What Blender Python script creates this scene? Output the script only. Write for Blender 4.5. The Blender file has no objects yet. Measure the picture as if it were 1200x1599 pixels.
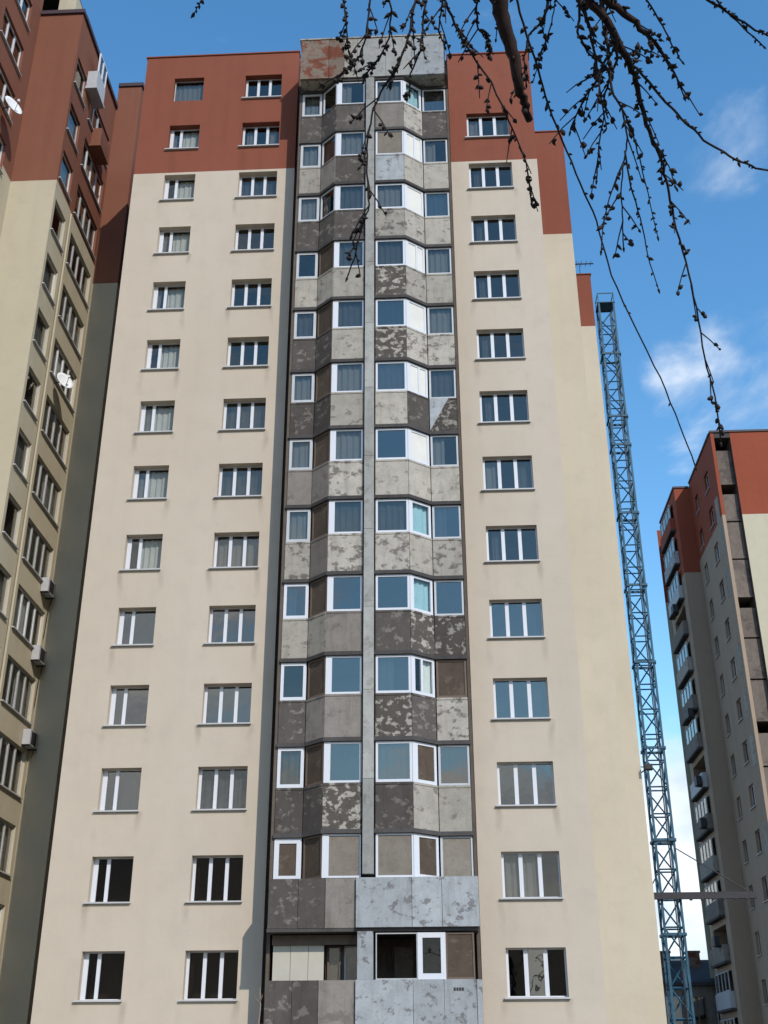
import bpy, math, random
from mathutils import Vector, Matrix
R = random.Random(7)
S = bpy.context.scene
COL = S.collection

# ------------------------------------------------------------------ camera
cam_d = bpy.data.cameras.new("camera")
cam = bpy.data.objects.new("camera", cam_d)
COL.objects.link(cam)
_F = Vector((-0.04343713, 0.8954069, 0.44312493))
_R = Vector((0.99874051, 0.05006715, -0.00326781))
_U = Vector((0.02511202, -0.44242487, 0.89645392))
cam.matrix_world = Matrix(((_R.x, _U.x, -_F.x, 0.0), (_R.y, _U.y, -_F.y, -36.76), (_R.z, _U.z, -_F.z, 1.6), (0, 0, 0, 1)))
cam_d.sensor_fit = 'VERTICAL'
cam_d.sensor_height = 36.0
cam_d.lens = 36.0 * 1794.8 / 1599.0
cam_d.clip_start = 0.05
cam_d.clip_end = 3000
S.camera = cam

# ------------------------------------------------------------------ light
SUN_AZ = math.radians(29)      # from -Y towards +X
SUN_EL = math.radians(34)
sun_dir = Vector((math.sin(SUN_AZ) * math.cos(SUN_EL), -math.cos(SUN_AZ) * math.cos(SUN_EL), math.sin(SUN_EL)))
sl = bpy.data.lights.new("sun", 'SUN')
sl.energy = 2.2
sl.angle = math.radians(0.6)
sl.color = (1.0, 0.93, 0.84)
so = bpy.data.objects.new("sun", sl)
so.rotation_euler = sun_dir.to_track_quat('Z', 'Y').to_euler()
so.location = (20, -40, 60)
COL.objects.link(so)

W = bpy.data.worlds.new("World")
S.world = W
W.use_nodes = True
nt = W.node_tree
for n in list(nt.nodes):
    nt.nodes.remove(n)
def N(nt, t, **k):
    n = nt.nodes.new(t)
    for a, b in k.items():
        if a.startswith('i_'):
            n.inputs[a[2:]].default_value = b
        else:
            setattr(n, a, b)
    return n
def MATH(nt, op, a, b=None, clamp=False):
    m = nt.nodes.new('ShaderNodeMath'); m.operation = op; m.use_clamp = clamp
    for i, v in enumerate((a, b)):
        if v is None: continue
        if isinstance(v, (int, float)): m.inputs[i].default_value = v
        else: nt.links.new(v, m.inputs[i])
    return m.outputs[0]
def SMOOTH(nt, v, a, b):
    m = nt.nodes.new('ShaderNodeMapRange'); m.interpolation_type = 'SMOOTHSTEP'
    nt.links.new(v, m.inputs[0]); m.inputs[1].default_value = a; m.inputs[2].default_value = b
    return m.outputs[0]
out = N(nt, 'ShaderNodeOutputWorld'); bg = N(nt, 'ShaderNodeBackground')
sky = N(nt, 'ShaderNodeTexSky', sky_type='NISHITA', sun_disc=False)
sky.sun_elevation = SUN_EL
sky.sun_rotation = math.pi - SUN_AZ
sky.altitude = 0; sky.air_density = 1.25; sky.dust_density = 0.1; sky.ozone_density = 2.0
SKY_STRENGTH = 0.15
bg.inputs[1].default_value = SKY_STRENGTH
tc = N(nt, 'ShaderNodeTexCoord')
norm = N(nt, 'ShaderNodeVectorMath', operation='NORMALIZE'); nt.links.new(tc.outputs['Generated'], norm.inputs[0])
sep = N(nt, 'ShaderNodeSeparateXYZ'); nt.links.new(norm.outputs[0], sep.inputs[0])
# cloud field: one noise over the whole dome, denser towards the horizon, plus a few soft banks
mp = N(nt, 'ShaderNodeMapping'); mp.inputs['Scale'].default_value = (1, 1, 1.9)
nt.links.new(norm.outputs[0], mp.inputs[0])
nz = N(nt, 'ShaderNodeTexNoise', i_Scale=5.0, i_Detail=7.0, i_Roughness=0.56, i_Distortion=0.35)
nt.links.new(mp.outputs[0], nz.inputs['Vector'])
low = MATH(nt, 'SUBTRACT', 1.0, SMOOTH(nt, sep.outputs[2], 0.16, 0.30))
dens = MATH(nt, 'MULTIPLY', low, 0.50)
for (x, y, z, c, amp) in ((0.285, 0.810, 0.512, 0.990, 0.25), (0.250, 0.700, 0.669, 0.9972, 0.15), (0.20, 0.70, 0.685, 0.994, 0.07),
                          (-0.80, 0.30, 0.52, 0.95, 0.25), (0.80, 0.35, 0.49, 0.93, 0.22), (-0.3, -0.85, 0.43, 0.93, 0.25), (0.75, -0.4, 0.53, 0.95, 0.2)):
    d = N(nt, 'ShaderNodeVectorMath', operation='DOT_PRODUCT'); nt.links.new(norm.outputs[0], d.inputs[0])
    d.inputs[1].default_value = Vector((x, y, z)).normalized()
    dens = MATH(nt, 'ADD', dens, MATH(nt, 'MULTIPLY', SMOOTH(nt, d.outputs['Value'], c, 1.0), amp))
cl = SMOOTH(nt, MATH(nt, 'ADD', nz.outputs[0], dens), 0.60, 0.88)
cl = MATH(nt, 'MULTIPLY', cl, 0.92)
nz2 = N(nt, 'ShaderNodeTexNoise', i_Scale=9.0, i_Detail=5.0); nt.links.new(mp.outputs[0], nz2.inputs['Vector'])
crm = N(nt, 'ShaderNodeValToRGB')
crm.color_ramp.elements[0].color = (2.7, 3.2, 4.0, 1); crm.color_ramp.elements[0].position = 0.35
crm.color_ramp.elements[1].color = (4.9, 5.1, 5.3, 1); crm.color_ramp.elements[1].position = 0.6
nt.links.new(nz2.outputs[0], crm.inputs[0])
hs_ = N(nt, 'ShaderNodeHueSaturation'); hs_.inputs['Hue'].default_value = 0.497; hs_.inputs['Saturation'].default_value = 1.28; hs_.inputs['Value'].default_value = 1.0
nt.links.new(sky.outputs[0], hs_.inputs['Color'])
mx = N(nt, 'ShaderNodeMixRGB'); nt.links.new(cl, mx.inputs[0]); nt.links.new(hs_.outputs[0], mx.inputs[1]); nt.links.new(crm.outputs[0], mx.inputs[2])
nt.links.new(mx.outputs[0], bg.inputs[0]); nt.links.new(bg.outputs[0], out.inputs[0])

S.view_settings.view_transform = 'Standard'
S.view_settings.look = 'None'
S.view_settings.exposure = 0.62
S.view_settings.gamma = 1.0
S.view_settings.use_curve_mapping = False
S.cycles.max_bounces = 6
S.cycles.transparent_max_bounces = 12

# ------------------------------------------------------------------ materials
def new_mat(name):
    m = bpy.data.materials.new(name); m.use_nodes = True
    nt = m.node_tree
    for n in list(nt.nodes): nt.nodes.remove(n)
    o = N(nt, 'ShaderNodeOutputMaterial'); b = N(nt, 'ShaderNodeBsdfPrincipled')
    nt.links.new(b.outputs[0], o.inputs[0])
    return m, nt, b, o
def mixc(nt, fac, a, b, mode='MIX'):
    m = N(nt, 'ShaderNodeMixRGB', blend_type=mode)
    if isinstance(fac, (int, float)): m.inputs[0].default_value = fac
    else: nt.links.new(fac, m.inputs[0])
    for i, v in ((1, a), (2, b)):
        if isinstance(v, tuple): m.inputs[i].default_value = v if len(v) == 4 else (*v, 1)
        else: nt.links.new(v, m.inputs[i])
    return m.outputs[0]
def noise(nt, vec, scale, detail=4, rough=0.5, stretch=None):
    if stretch:
        mp = N(nt, 'ShaderNodeMapping'); mp.inputs['Scale'].default_value = stretch; nt.links.new(vec, mp.inputs[0]); vec = mp.outputs[0]
    n = N(nt, 'ShaderNodeTexNoise', i_Scale=scale, i_Detail=detail, i_Roughness=rough); nt.links.new(vec, n.inputs['Vector'])
    return n.outputs[0]
def plain(name, col, rough=0.6, metal=0.0, spec=0.3, var=0.12, scale=6.0):
    m, nt, b, o = new_mat(name)
    g = N(nt, 'ShaderNodeNewGeometry')
    f = noise(nt, g.outputs['Position'], scale, 5, 0.6)
    c = mixc(nt, f, tuple(x * (1 - var * 1.6) for x in col), tuple(min(1, x * (1 + var * 1.6)) for x in col))
    nt.links.new(c, b.inputs['Base Color'])
    b.inputs['Roughness'].default_value = rough; b.inputs['Metallic'].default_value = metal
    b.inputs['Specular IOR Level'].default_value = spec
    return m
def plaster(name, col, streak=0.10, tone=None, drips=()):
    m, nt, b, o = new_mat(name)
    g = N(nt, 'ShaderNodeNewGeometry'); P = g.outputs['Position']
    big = SMOOTH(nt, noise(nt, P, 0.16, 3, 0.5), 0.3, 0.7)
    mid = noise(nt, P, 1.3, 5, 0.62)
    st = SMOOTH(nt, noise(nt, P, 1.0, 5, 0.6, (1.6, 1.6, 0.10)), 0.45, 0.8)
    fine = noise(nt, P, 28.0, 3, 0.7)
    t2 = tone or tuple(x * y for x, y in zip(col, (0.93, 0.92, 0.90)))
    c = mixc(nt, big, col, t2)
    c = mixc(nt, MATH(nt, 'MULTIPLY', SMOOTH(nt, mid, 0.45, 0.75), 0.5), c, tuple(x * 0.84 for x in col))
    c = mixc(nt, MATH(nt, 'MULTIPLY', st, streak * 2.4), c, tuple(x * y for x, y in zip(col, (0.70, 0.68, 0.66))))
    c = mixc(nt, MATH(nt, 'MULTIPLY', fine, 0.30), c, tuple(x * 0.72 for x in col))
    if drips:   # thin rain stains running down from the ends of the window sills
        sp = N(nt, 'ShaderNodeSeparateXYZ'); nt.links.new(P, sp.inputs[0])
        jit = MATH(nt, 'MULTIPLY', MATH(nt, 'SUBTRACT', noise(nt, P, 0.8, 3, 0.5), 0.5), 0.35)
        xx = MATH(nt, 'ADD', sp.outputs[0], jit); tot = None
        for x in drips:
            v = MATH(nt, 'SUBTRACT', 1.0, SMOOTH(nt, MATH(nt, 'ABSOLUTE', MATH(nt, 'SUBTRACT', xx, x)), 0.02, 0.16))
            tot = v if tot is None else MATH(nt, 'MAXIMUM', tot, v)
        fz = MATH(nt, 'FRACT', MATH(nt, 'DIVIDE', MATH(nt, 'SUBTRACT', sp.outputs[2], 3.72), 2.8))
        dz = MATH(nt, 'MULTIPLY', SMOOTH(nt, fz, 0.55, 1.0), SMOOTH(nt, noise(nt, P, 0.6, 3, 0.5), 0.40, 0.62))
        c = mixc(nt, MATH(nt, 'MULTIPLY', MATH(nt, 'MULTIPLY', tot, dz), 0.55), c, tuple(x * y for x, y in zip(col, (0.52, 0.50, 0.48))))
    nt.links.new(c, b.inputs['Base Color'])
    b.inputs['Roughness'].default_value = 0.9; b.inputs['Specular IOR Level'].default_value = 0.15
    bp = N(nt, 'ShaderNodeBump'); bp.inputs['Strength'].default_value = 0.35; bp.inputs['Distance'].default_value = 0.02
    nt.links.new(fine, bp.inputs['Height'])
    bp2 = N(nt, 'ShaderNodeBump'); bp2.inputs['Strength'].default_value = 0.25; bp2.inputs['Distance'].default_value = 0.08
    nt.links.new(noise(nt, P, 0.9, 3, 0.5), bp2.inputs['Height']); nt.links.new(bp.outputs[0], bp2.inputs['Normal'])
    nt.links.new(bp2.outputs[0], b.inputs['Normal'])
    return m
def concrete(name, base, patch=None, th=0.55, scale=2.0, streak=0.5, soft=0.035):
    """weathered panel: base colour, rain streaks, and peeled patches with a hard edge"""
    m, nt, b, o = new_mat(name)
    g = N(nt, 'ShaderNodeNewGeometry'); P = g.outputs['Position']
    mid = noise(nt, P, 2.2, 6, 0.68)
    fine = noise(nt, P, 22.0, 4, 0.7)
    st = noise(nt, P, 2.6, 5, 0.65, (1.8, 1.8, 0.22))
    dk = tuple(x * y for x, y in zip(base, (0.50, 0.46, 0.42)))
    oi = N(nt, 'ShaderNodeObjectInfo')
    soft2 = noise(nt, P, 5.5, 6, 0.72)
    c = mixc(nt, SMOOTH(nt, mid, 0.35, 0.72), base, tuple(x * 0.76 for x in base))
    c = mixc(nt, MATH(nt, 'MULTIPLY', SMOOTH(nt, st, 0.48, 0.75), streak), c, dk)
    if patch:
        pn = noise(nt, P, scale, 7, 0.60, (1.0, 1.0, 1.25))
        pm = SMOOTH(nt, pn, th - soft, th + soft)
        pc = mixc(nt, mid, tuple(x * 1.2 for x in patch), tuple(x * 0.65 for x in patch))
        c = mixc(nt, MATH(nt, 'MULTIPLY', pm, SMOOTH(nt, soft2, 0.30, 0.52)), c, pc)
    c = mixc(nt, MATH(nt, 'MULTIPLY', SMOOTH(nt, soft2, 0.52, 0.75), 0.5), c, dk)
    tone = N(nt, 'ShaderNodeCombineXYZ')
    tv = MATH(nt, 'ADD', MATH(nt, 'MULTIPLY', oi.outputs['Random'], 0.40), 0.80)
    for q in range(3): nt.links.new(tv, tone.inputs[q])
    c = mixc(nt, 1.0, c, tone.outputs[0], 'MULTIPLY')
    c = mixc(nt, MATH(nt, 'MULTIPLY', fine, 0.45), c, tuple(x * 0.55 for x in base))
    nt.links.new(c, b.inputs['Base Color'])
    b.inputs['Roughness'].default_value = 0.92; b.inputs['Specular IOR Level'].default_value = 0.15
    bp = N(nt, 'ShaderNodeBump'); bp.inputs['Strength'].default_value = 0.5; bp.inputs['Distance'].default_value = 0.02
    nt.links.new(fine, bp.inputs['Height'])
    nt.links.new(bp.outputs[0], b.inputs['Normal'])
    return m
def glass(name, tint, refl=0.22, rough=0.02):
    m, nt, b, o = new_mat(name)
    nt.nodes.remove(b)
    tr = N(nt, 'ShaderNodeBsdfTransparent'); tr.inputs[0].default_value = (*tint, 1)
    gl = N(nt, 'ShaderNodeBsdfGlossy'); gl.inputs[0].default_value = (0.88, 0.80, 0.70, 1); gl.inputs['Roughness'].default_value = rough
    g = N(nt, 'ShaderNodeNewGeometry')
    bp = N(nt, 'ShaderNodeBump'); bp.inputs['Strength'].default_value = 0.10; bp.inputs['Distance'].default_value = 0.05
    nt.links.new(noise(nt, g.outputs['Position'], 1.4, 2, 0.5), bp.inputs['Height']); nt.links.new(bp.outputs[0], gl.inputs['Normal'])
    lw = N(nt, 'ShaderNodeLayerWeight'); lw.inputs[0].default_value = 0.5
    f = MATH(nt, 'ADD', MATH(nt, 'MULTIPLY', MATH(nt, 'POWER', lw.outputs['Facing'], 4.0), 0.8), refl, True)
    ms = N(nt, 'ShaderNodeMixShader'); nt.links.new(f, ms.inputs[0]); nt.links.new(tr.outputs[0], ms.inputs[1]); nt.links.new(gl.outputs[0], ms.inputs[2])
    nt.links.new(ms.outputs[0], o.inputs[0])
    return m

M = {}
M['cream'] = plaster('beige_plaster', (0.55, 0.475, 0.385), 0.07, None, (-11.08, -9.68, -7.92, -6.22, 1.74, 3.62))
M['cream_warm'] = plaster('warm_cream_plaster', (0.56, 0.492, 0.385), 0.08)
M['cream_left'] = plaster('yellowish_plaster', (0.50, 0.44, 0.32), 0.14)
M['cream_right'] = plaster('pale_cream_plaster', (0.56, 0.51, 0.38), 0.10)
M['cream_shaded'] = plaster('shaded_cream_plaster', (0.40, 0.305, 0.225), 0.22)  # right tower's shaded faces: shade put into a browner plaster colour, plus streaks
M['red'] = plaster('brick_red_plaster', (0.245, 0.082, 0.052), 0.24)
M['red_left'] = plaster('brown_red_plaster', (0.225, 0.092, 0.058), 0.26)
M['red_right'] = plaster('orange_red_plaster', (0.30, 0.078, 0.042), 0.10)
M['d'] = concrete('dark_panel', (0.110, 0.096, 0.086), (0.24, 0.215, 0.185), 0.59, 3.6)
M['m'] = concrete('brown_grey_panel', (0.27, 0.24, 0.21), (0.17, 0.15, 0.13), 0.60, 1.3)
M['g'] = concrete('grey_beige_panel', (0.43, 0.395, 0.335), (0.22, 0.195, 0.17), 0.60, 3.0)
M['p'] = concrete('dark_panel_peeling', (0.105, 0.09, 0.078), (0.44, 0.41, 0.35), 0.545, 3.8, soft=0.03)
M['q'] = concrete('light_panel_peeling', (0.44, 0.405, 0.35), (0.13, 0.112, 0.098), 0.56, 3.6, soft=0.05)
M['w'] = concrete('pale_blue_grey_panel', (0.40, 0.42, 0.43), (0.17, 0.16, 0.155), 0.585, 3.2, 0.5)
M['pale'] = concrete('pale_concrete', (0.38, 0.375, 0.35), (0.28, 0.26, 0.23), 0.60, 1.2, 0.35)
M['redstain'] = concrete('red_stained_concrete', (0.19, 0.065, 0.04), (0.23, 0.20, 0.16), 0.47, 1.3, 0.5)
M['slab'] = concrete('slab_concrete', (0.085, 0.078, 0.075))
M['strip'] = concrete('brown_concrete', (0.15, 0.12, 0.095))
M['upvc_dull'] = plain('dull_white_window_frame', (0.46, 0.47, 0.48), 0.5, var=0.12, scale=2)
M['upvc'] = plain('white_window_frame', (0.62, 0.63, 0.66), 0.4, spec=0.4, var=0.03)
M['oldwood'] = plain('brown_window_frame', (0.14, 0.10, 0.075), 0.7)
M['greyframe'] = plain('grey_window_frame', (0.42, 0.42, 0.42), 0.6)
M['sill'] = plain('grey_sill_metal', (0.46, 0.46, 0.46), 0.5, var=0.08)
M['glass'] = glass('window_glass', (0.70, 0.72, 0.72), 0.085)
M['glass_blue'] = glass('blue_reflecting_glass', (0.50, 0.53, 0.55), 0.16)
M['glass_clear'] = glass('clear_glass', (0.90, 0.93, 0.93), 0.035)
M['glass_dark'] = glass('dark_clear_glass', (0.62, 0.60, 0.58), 0.01)
M['room'] = plain('room_wall', (0.09, 0.078, 0.07), 0.9, var=0.3, scale=1.1)
M['curtain_grey'] = plain('grey_net_curtain', (0.42, 0.40, 0.37), 0.95, var=0.10, scale=3)
M['curtain_white'] = plain('white_curtain', (0.80, 0.78, 0.71), 0.95, var=0.06, scale=3)
M['curtain_cyan'] = plain('pale_blue_curtain', (0.42, 0.62, 0.66), 0.95, var=0.10, scale=3)
M['curtain_pink'] = plain('dull_red_curtain', (0.07, 0.035, 0.03), 0.95, var=0.2, scale=3)
M['curtain_blue'] = plain('blue_curtain', (0.17, 0.165, 0.16), 0.95, var=0.2, scale=3)
M['brown'] = concrete('brown_board', (0.105, 0.08, 0.06), (0.15, 0.12, 0.09), 0.6, 1.5)
M['board'] = concrete('beige_board', (0.28, 0.245, 0.20), (0.26, 0.22, 0.18), 0.58, 1.2, 0.3)
M['creamboard'] = plain('cream_board', (0.46, 0.43, 0.36), 0.8, var=0.1, scale=1.5)
M['offwhite'] = plain('off_white_panel', (0.66, 0.645, 0.58), 0.6, var=0.10, scale=1.8)
M['darkmetal'] = plain('dark_coping', (0.06, 0.04, 0.045), 0.6)
M['blue'] = plain('blue_painted_steel', (0.026, 0.088, 0.135), 0.55, var=0.5, scale=3.0)
M['steel'] = plain('dark_steel', (0.035, 0.032, 0.036), 0.6, var=0.3)
M['whitepaint'] = plain('white_paint', (0.74, 0.74, 0.73), 0.5, var=0.05)
M['bark'] = plain('dark_bark', (0.030, 0.016, 0.013), 0.9, var=0.45, scale=40)
M['twig'] = plain('twig_bark', (0.026, 0.020, 0.018), 0.85, var=0.4, scale=60)
M['bud'] = plain('bud_scales', (0.028, 0.017, 0.013), 0.7, var=0.4, scale=90)
M['sapbark'] = plain('pale_brown_bark', (0.30, 0.22, 0.16), 0.9, var=0.2, scale=30)
M['roofing'] = plain('roofing_felt', (0.06, 0.055, 0.055), 0.9)

# ------------------------------------------------------------------ geometry helpers
class MB:
    def __init__(s): s.v = []; s.f = []; s.m = []
    def quad(s, a, b, c, d, mi=0):
        i = len(s.v); s.v += [tuple(a), tuple(b), tuple(c), tuple(d)]; s.f.append((i, i + 1, i + 2, i + 3)); s.m.append(mi)
    def box(s, x0, x1, y0, y1, z0, z1, mi=0):
        i = len(s.v)
        s.v += [(x0, y0, z0), (x1, y0, z0), (x1, y1, z0), (x0, y1, z0), (x0, y0, z1), (x1, y0, z1), (x1, y1, z1), (x0, y1, z1)]
        for f in ((0, 3, 2, 1), (4, 5, 6, 7), (0, 1, 5, 4), (1, 2, 6, 5), (2, 3, 7, 6), (3, 0, 4, 7)):
            s.f.append(tuple(i + k for k in f)); s.m.append(mi)
    def bar(s, a, b, r, n=4, r2=None, mi=0):
        a = Vector(a); b = Vector(b); r2 = r if r2 is None else r2
        d = (b - a).normalized(); u = d.orthogonal().normalized(); w = d.cross(u)
        i = len(s.v)
        for p, rr in ((a, r), (b, r2)):
            for k in range(n):
                t = 2 * math.pi * (k + 0.5) / n
                s.v.append(tuple(p + (u * math.cos(t) + w * math.sin(t)) * rr))
        for k in range(n):
            s.f.append((i + k, i + (k + 1) % n, i + n + (k + 1) % n, i + n + k)); s.m.append(mi)
        s.f.append(tuple(i + k for k in reversed(range(n)))); s.m.append(mi)
        s.f.append(tuple(i + n + k for k in range(n))); s.m.append(mi)
    def tube(s, pts, n=6):
        """pts: (x,y,z,r)"""
        i = len(s.v); P = [Vector(p[:3]) for p in pts]; u = None
        for j, p in enumerate(P):
            d = (P[min(j + 1, len(P) - 1)] - P[max(j - 1, 0)]).normalized()
            if u is None: u = d.orthogonal().normalized()
            u = (u - d * u.dot(d)).normalized(); w = d.cross(u)
            for k in range(n):
                t = 2 * math.pi * k / n
                s.v.append(tuple(p + (u * math.cos(t) + w * math.sin(t)) * pts[j][3]))
        for j in range(len(P) - 1):
            for k in range(n):
                a = i + j * n + k; b = i + j * n + (k + 1) % n
                s.f.append((a, b, b + n, a + n)); s.m.append(0)
        s.f.append(tuple(i + k for k in reversed(range(n)))); s.m.append(0)
        s.f.append(tuple(i + (len(P) - 1) * n + k for k in range(n))); s.m.append(0)
    def mesh(s, name, mats):
        me = bpy.data.meshes.new(name); me.from_pydata(s.v, [], s.f)
        for m in mats: me.materials.append(m)
        if len(mats) > 1: me.polygons.foreach_set('material_index', s.m)
        me.update(); return me
def link(name, me, parent=None, mat=None, smooth=False):
    o = bpy.data.objects.new(name, me); COL.objects.link(o)
    if mat is not None: o.matrix_local = mat
    if parent is not None: o.parent = parent
    if smooth:
        for p in me.polygons: p.use_smooth = True
    return o
def tag(o, label=None, cat=None, group=None, kind=None):
    for k, v in (('label', label), ('category', cat), ('group', group), ('kind', kind)):
        if v: o[k] = v
    return o
def empty(name, loc, label, cat, group=None):
    o = bpy.data.objects.new(name, None); o.location = loc; o.empty_display_size = 0.5; COL.objects.link(o)
    return tag(o, label, cat, group)
def rel(parent, m):   # parents here only ever carry a translation
    return Matrix.Translation(-parent.location) @ m
ID = Matrix.Identity(4)
def frame_of(o, u, z=0.0):
    """local x along the wall, local y into the wall, local z up"""
    u = Vector((u[0], u[1], 0)).normalized(); inn = Vector((-u.y, u.x, 0))
    return Matrix(((u.x, inn.x, 0, o[0]), (u.y, inn.y, 0, o[1]), (0, 0, 1, z), (0, 0, 0, 1)))

def wall(parent, o, u, length, z0, z1, holes=(), red=None, mats=None, depth=0.26, name='wall', redfn=None):
    """a wall sheet with window openings and their reveals; red = height where the upper paint starts"""
    mb = MB()
    xs = sorted({0.0, length, *[h[0] for h in holes], *[h[1] for h in holes]})
    zs = sorted({z0, z1, *[h[2] for h in holes], *[h[3] for h in holes], *([red] if red and z0 < red < z1 else [])})
    for i in range(len(xs) - 1):
        for j in range(len(zs) - 1):
            cx = (xs[i] + xs[i + 1]) / 2; cz = (zs[j] + zs[j + 1]) / 2
            if any(h[0] < cx < h[1] and h[2] < cz < h[3] for h in holes): continue
            mb.quad((xs[i], 0, zs[j]), (xs[i + 1], 0, zs[j]), (xs[i + 1], 0, zs[j + 1]), (xs[i], 0, zs[j + 1]), 1 if red and cz > red else 0)
    for (a, b, c, d) in holes:
        mi = 1 if red and (c + d) / 2 > red else 0
        mb.quad((a, 0, c), (a, 0, d), (a, depth, d), (a, depth, c), mi)
        mb.quad((b, 0, d), (b, 0, c), (b, depth, c), (b, depth, d), mi)
        mb.quad((a, 0, d), (b, 0, d), (b, depth, d), (a, depth, d), mi)
        mb.quad((b, 0, c), (a, 0, c), (a, depth, c), (b, depth, c), mi)
    return link(name, mb.mesh(name, mats), parent, rel(parent, frame_of(o, u)))

_cache = {}
def cached(key, fn):
    if key not in _cache: _cache[key] = fn()
    return _cache[key]
def frame_mesh(w, h, mull, border, mt, mat, left=None):
    def f():
        mb = MB(); D = 0.07; lb = left or border
        mb.box(0, lb, 0, D, 0, h); mb.box(w - border, w, 0, D, 0, h)
        mb.box(lb, w - border, 0.002, D - 0.002, 0, border * 1.1); mb.box(lb, w - border, 0.002, D - 0.002, h - border, h)
        for c in mull: mb.box(c * w - mt / 2, c * w + mt / 2, -0.003, D, border * 1.1, h - border)
        return mb.mesh('window_frame', [mat])
    return cached(('fr', round(w, 3), round(h, 3), tuple(mull), border, mt, mat.name, left), f)
def pane_mesh(w, h, mat):
    def f():
        mb = MB(); mb.box(0, w, 0, 0.012, 0, h); return mb.mesh('pane', [mat])
    return cached(('pn', round(w, 3), round(h, 3), mat.name), f)
def curtain_mesh(w, h, mat, full=1.0):
    def f():
        mb = MB(); n = max(6, int(w / 0.07)); P = []
        for i in range(n + 1):
            P.append((w * i / n, 0.025 * math.sin(i * 2.1) + 0.012 * math.sin(i * 0.7)))
        for i in range(n):
            (a, b), (c, d) = P[i], P[i + 1]
            mb.quad((a, b, 0), (c, d, 0), (c, d, h), (a, b, h))
        return mb.mesh('curtain', [mat])
    return cached(('cu', round(w, 3), round(h, 3), mat.name), f)
def room_mesh(w, h):
    def f():
        mb = MB(); a, b = -0.04, w + 0.04; c, d = -0.35, h + 0.3; D = 1.1
        mb.quad((a, 0, c), (a, D, c), (a, D, d), (a, 0, d)); mb.quad((b, D, c), (b, 0, c), (b, 0, d), (b, D, d))
        mb.quad((a, D, c), (b, D, c), (b, D, d), (a, D, d)); mb.quad((a, 0, c), (b, 0, c), (b, D, c), (a, D, c))
        mb.quad((a, 0, d), (a, D, d), (b, D, d), (b, 0, d))
        return mb.mesh('room', [M['room']])
    return cached(('rm', round(w, 2), round(h, 2)), f)
def window(parent, o, u, s0, z0, w, h, mull=(), gl='glass', curtains=None, border=0.06, mt=0.10, inset=0.15,
           fm='upvc', sill=True, room=True, left=None, solid=None, simple=False):
    """a window part: the frame mesh with panes, sill, curtain and room as sub-parts"""
    base = frame_of(o, u) @ Matrix.Translation((s0, inset, z0))
    win = link('window', frame_mesh(w, h, mull, border, mt, M[fm], left), parent, rel(parent, base))
    T = Matrix.Translation
    lb = left or border
    edges = [lb] + [c * w for c in mull] + [w - border]
    gls = gl if isinstance(gl, (list, tuple)) else [gl] * (len(edges) - 1)
    for i in range(len(edges) - 1):
        a = edges[i] + (mt / 2 if i > 0 else 0); b = edges[i + 1] - (mt / 2 if i < len(edges) - 2 else 0)
        if gls[i] is None: continue
        link('pane', pane_mesh(b - a, h - border * 2.1, M[gls[i]]), win, T((a, 0.03, border * 1.1)))
    if sill:
        def f():
            mb = MB(); mb.box(-0.10, w + 0.04, -inset - 0.10, 0.0, -0.055, -0.01); return mb.mesh('sill', [M['sill']])
        link('sill', cached(('sl', round(w, 2), inset), f), win, T((0, 0, 0.0)))
    if curtains:
        for (a, b, mt_) in curtains:
            link('curtain', curtain_mesh((b - a) * w, h - 0.1, M[mt_]), win, T((a * w, 0.16, 0.05)))
    if room:
        link('room', room_mesh(w, h), win, T((0, 0.071, 0)))
    return win

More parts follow.
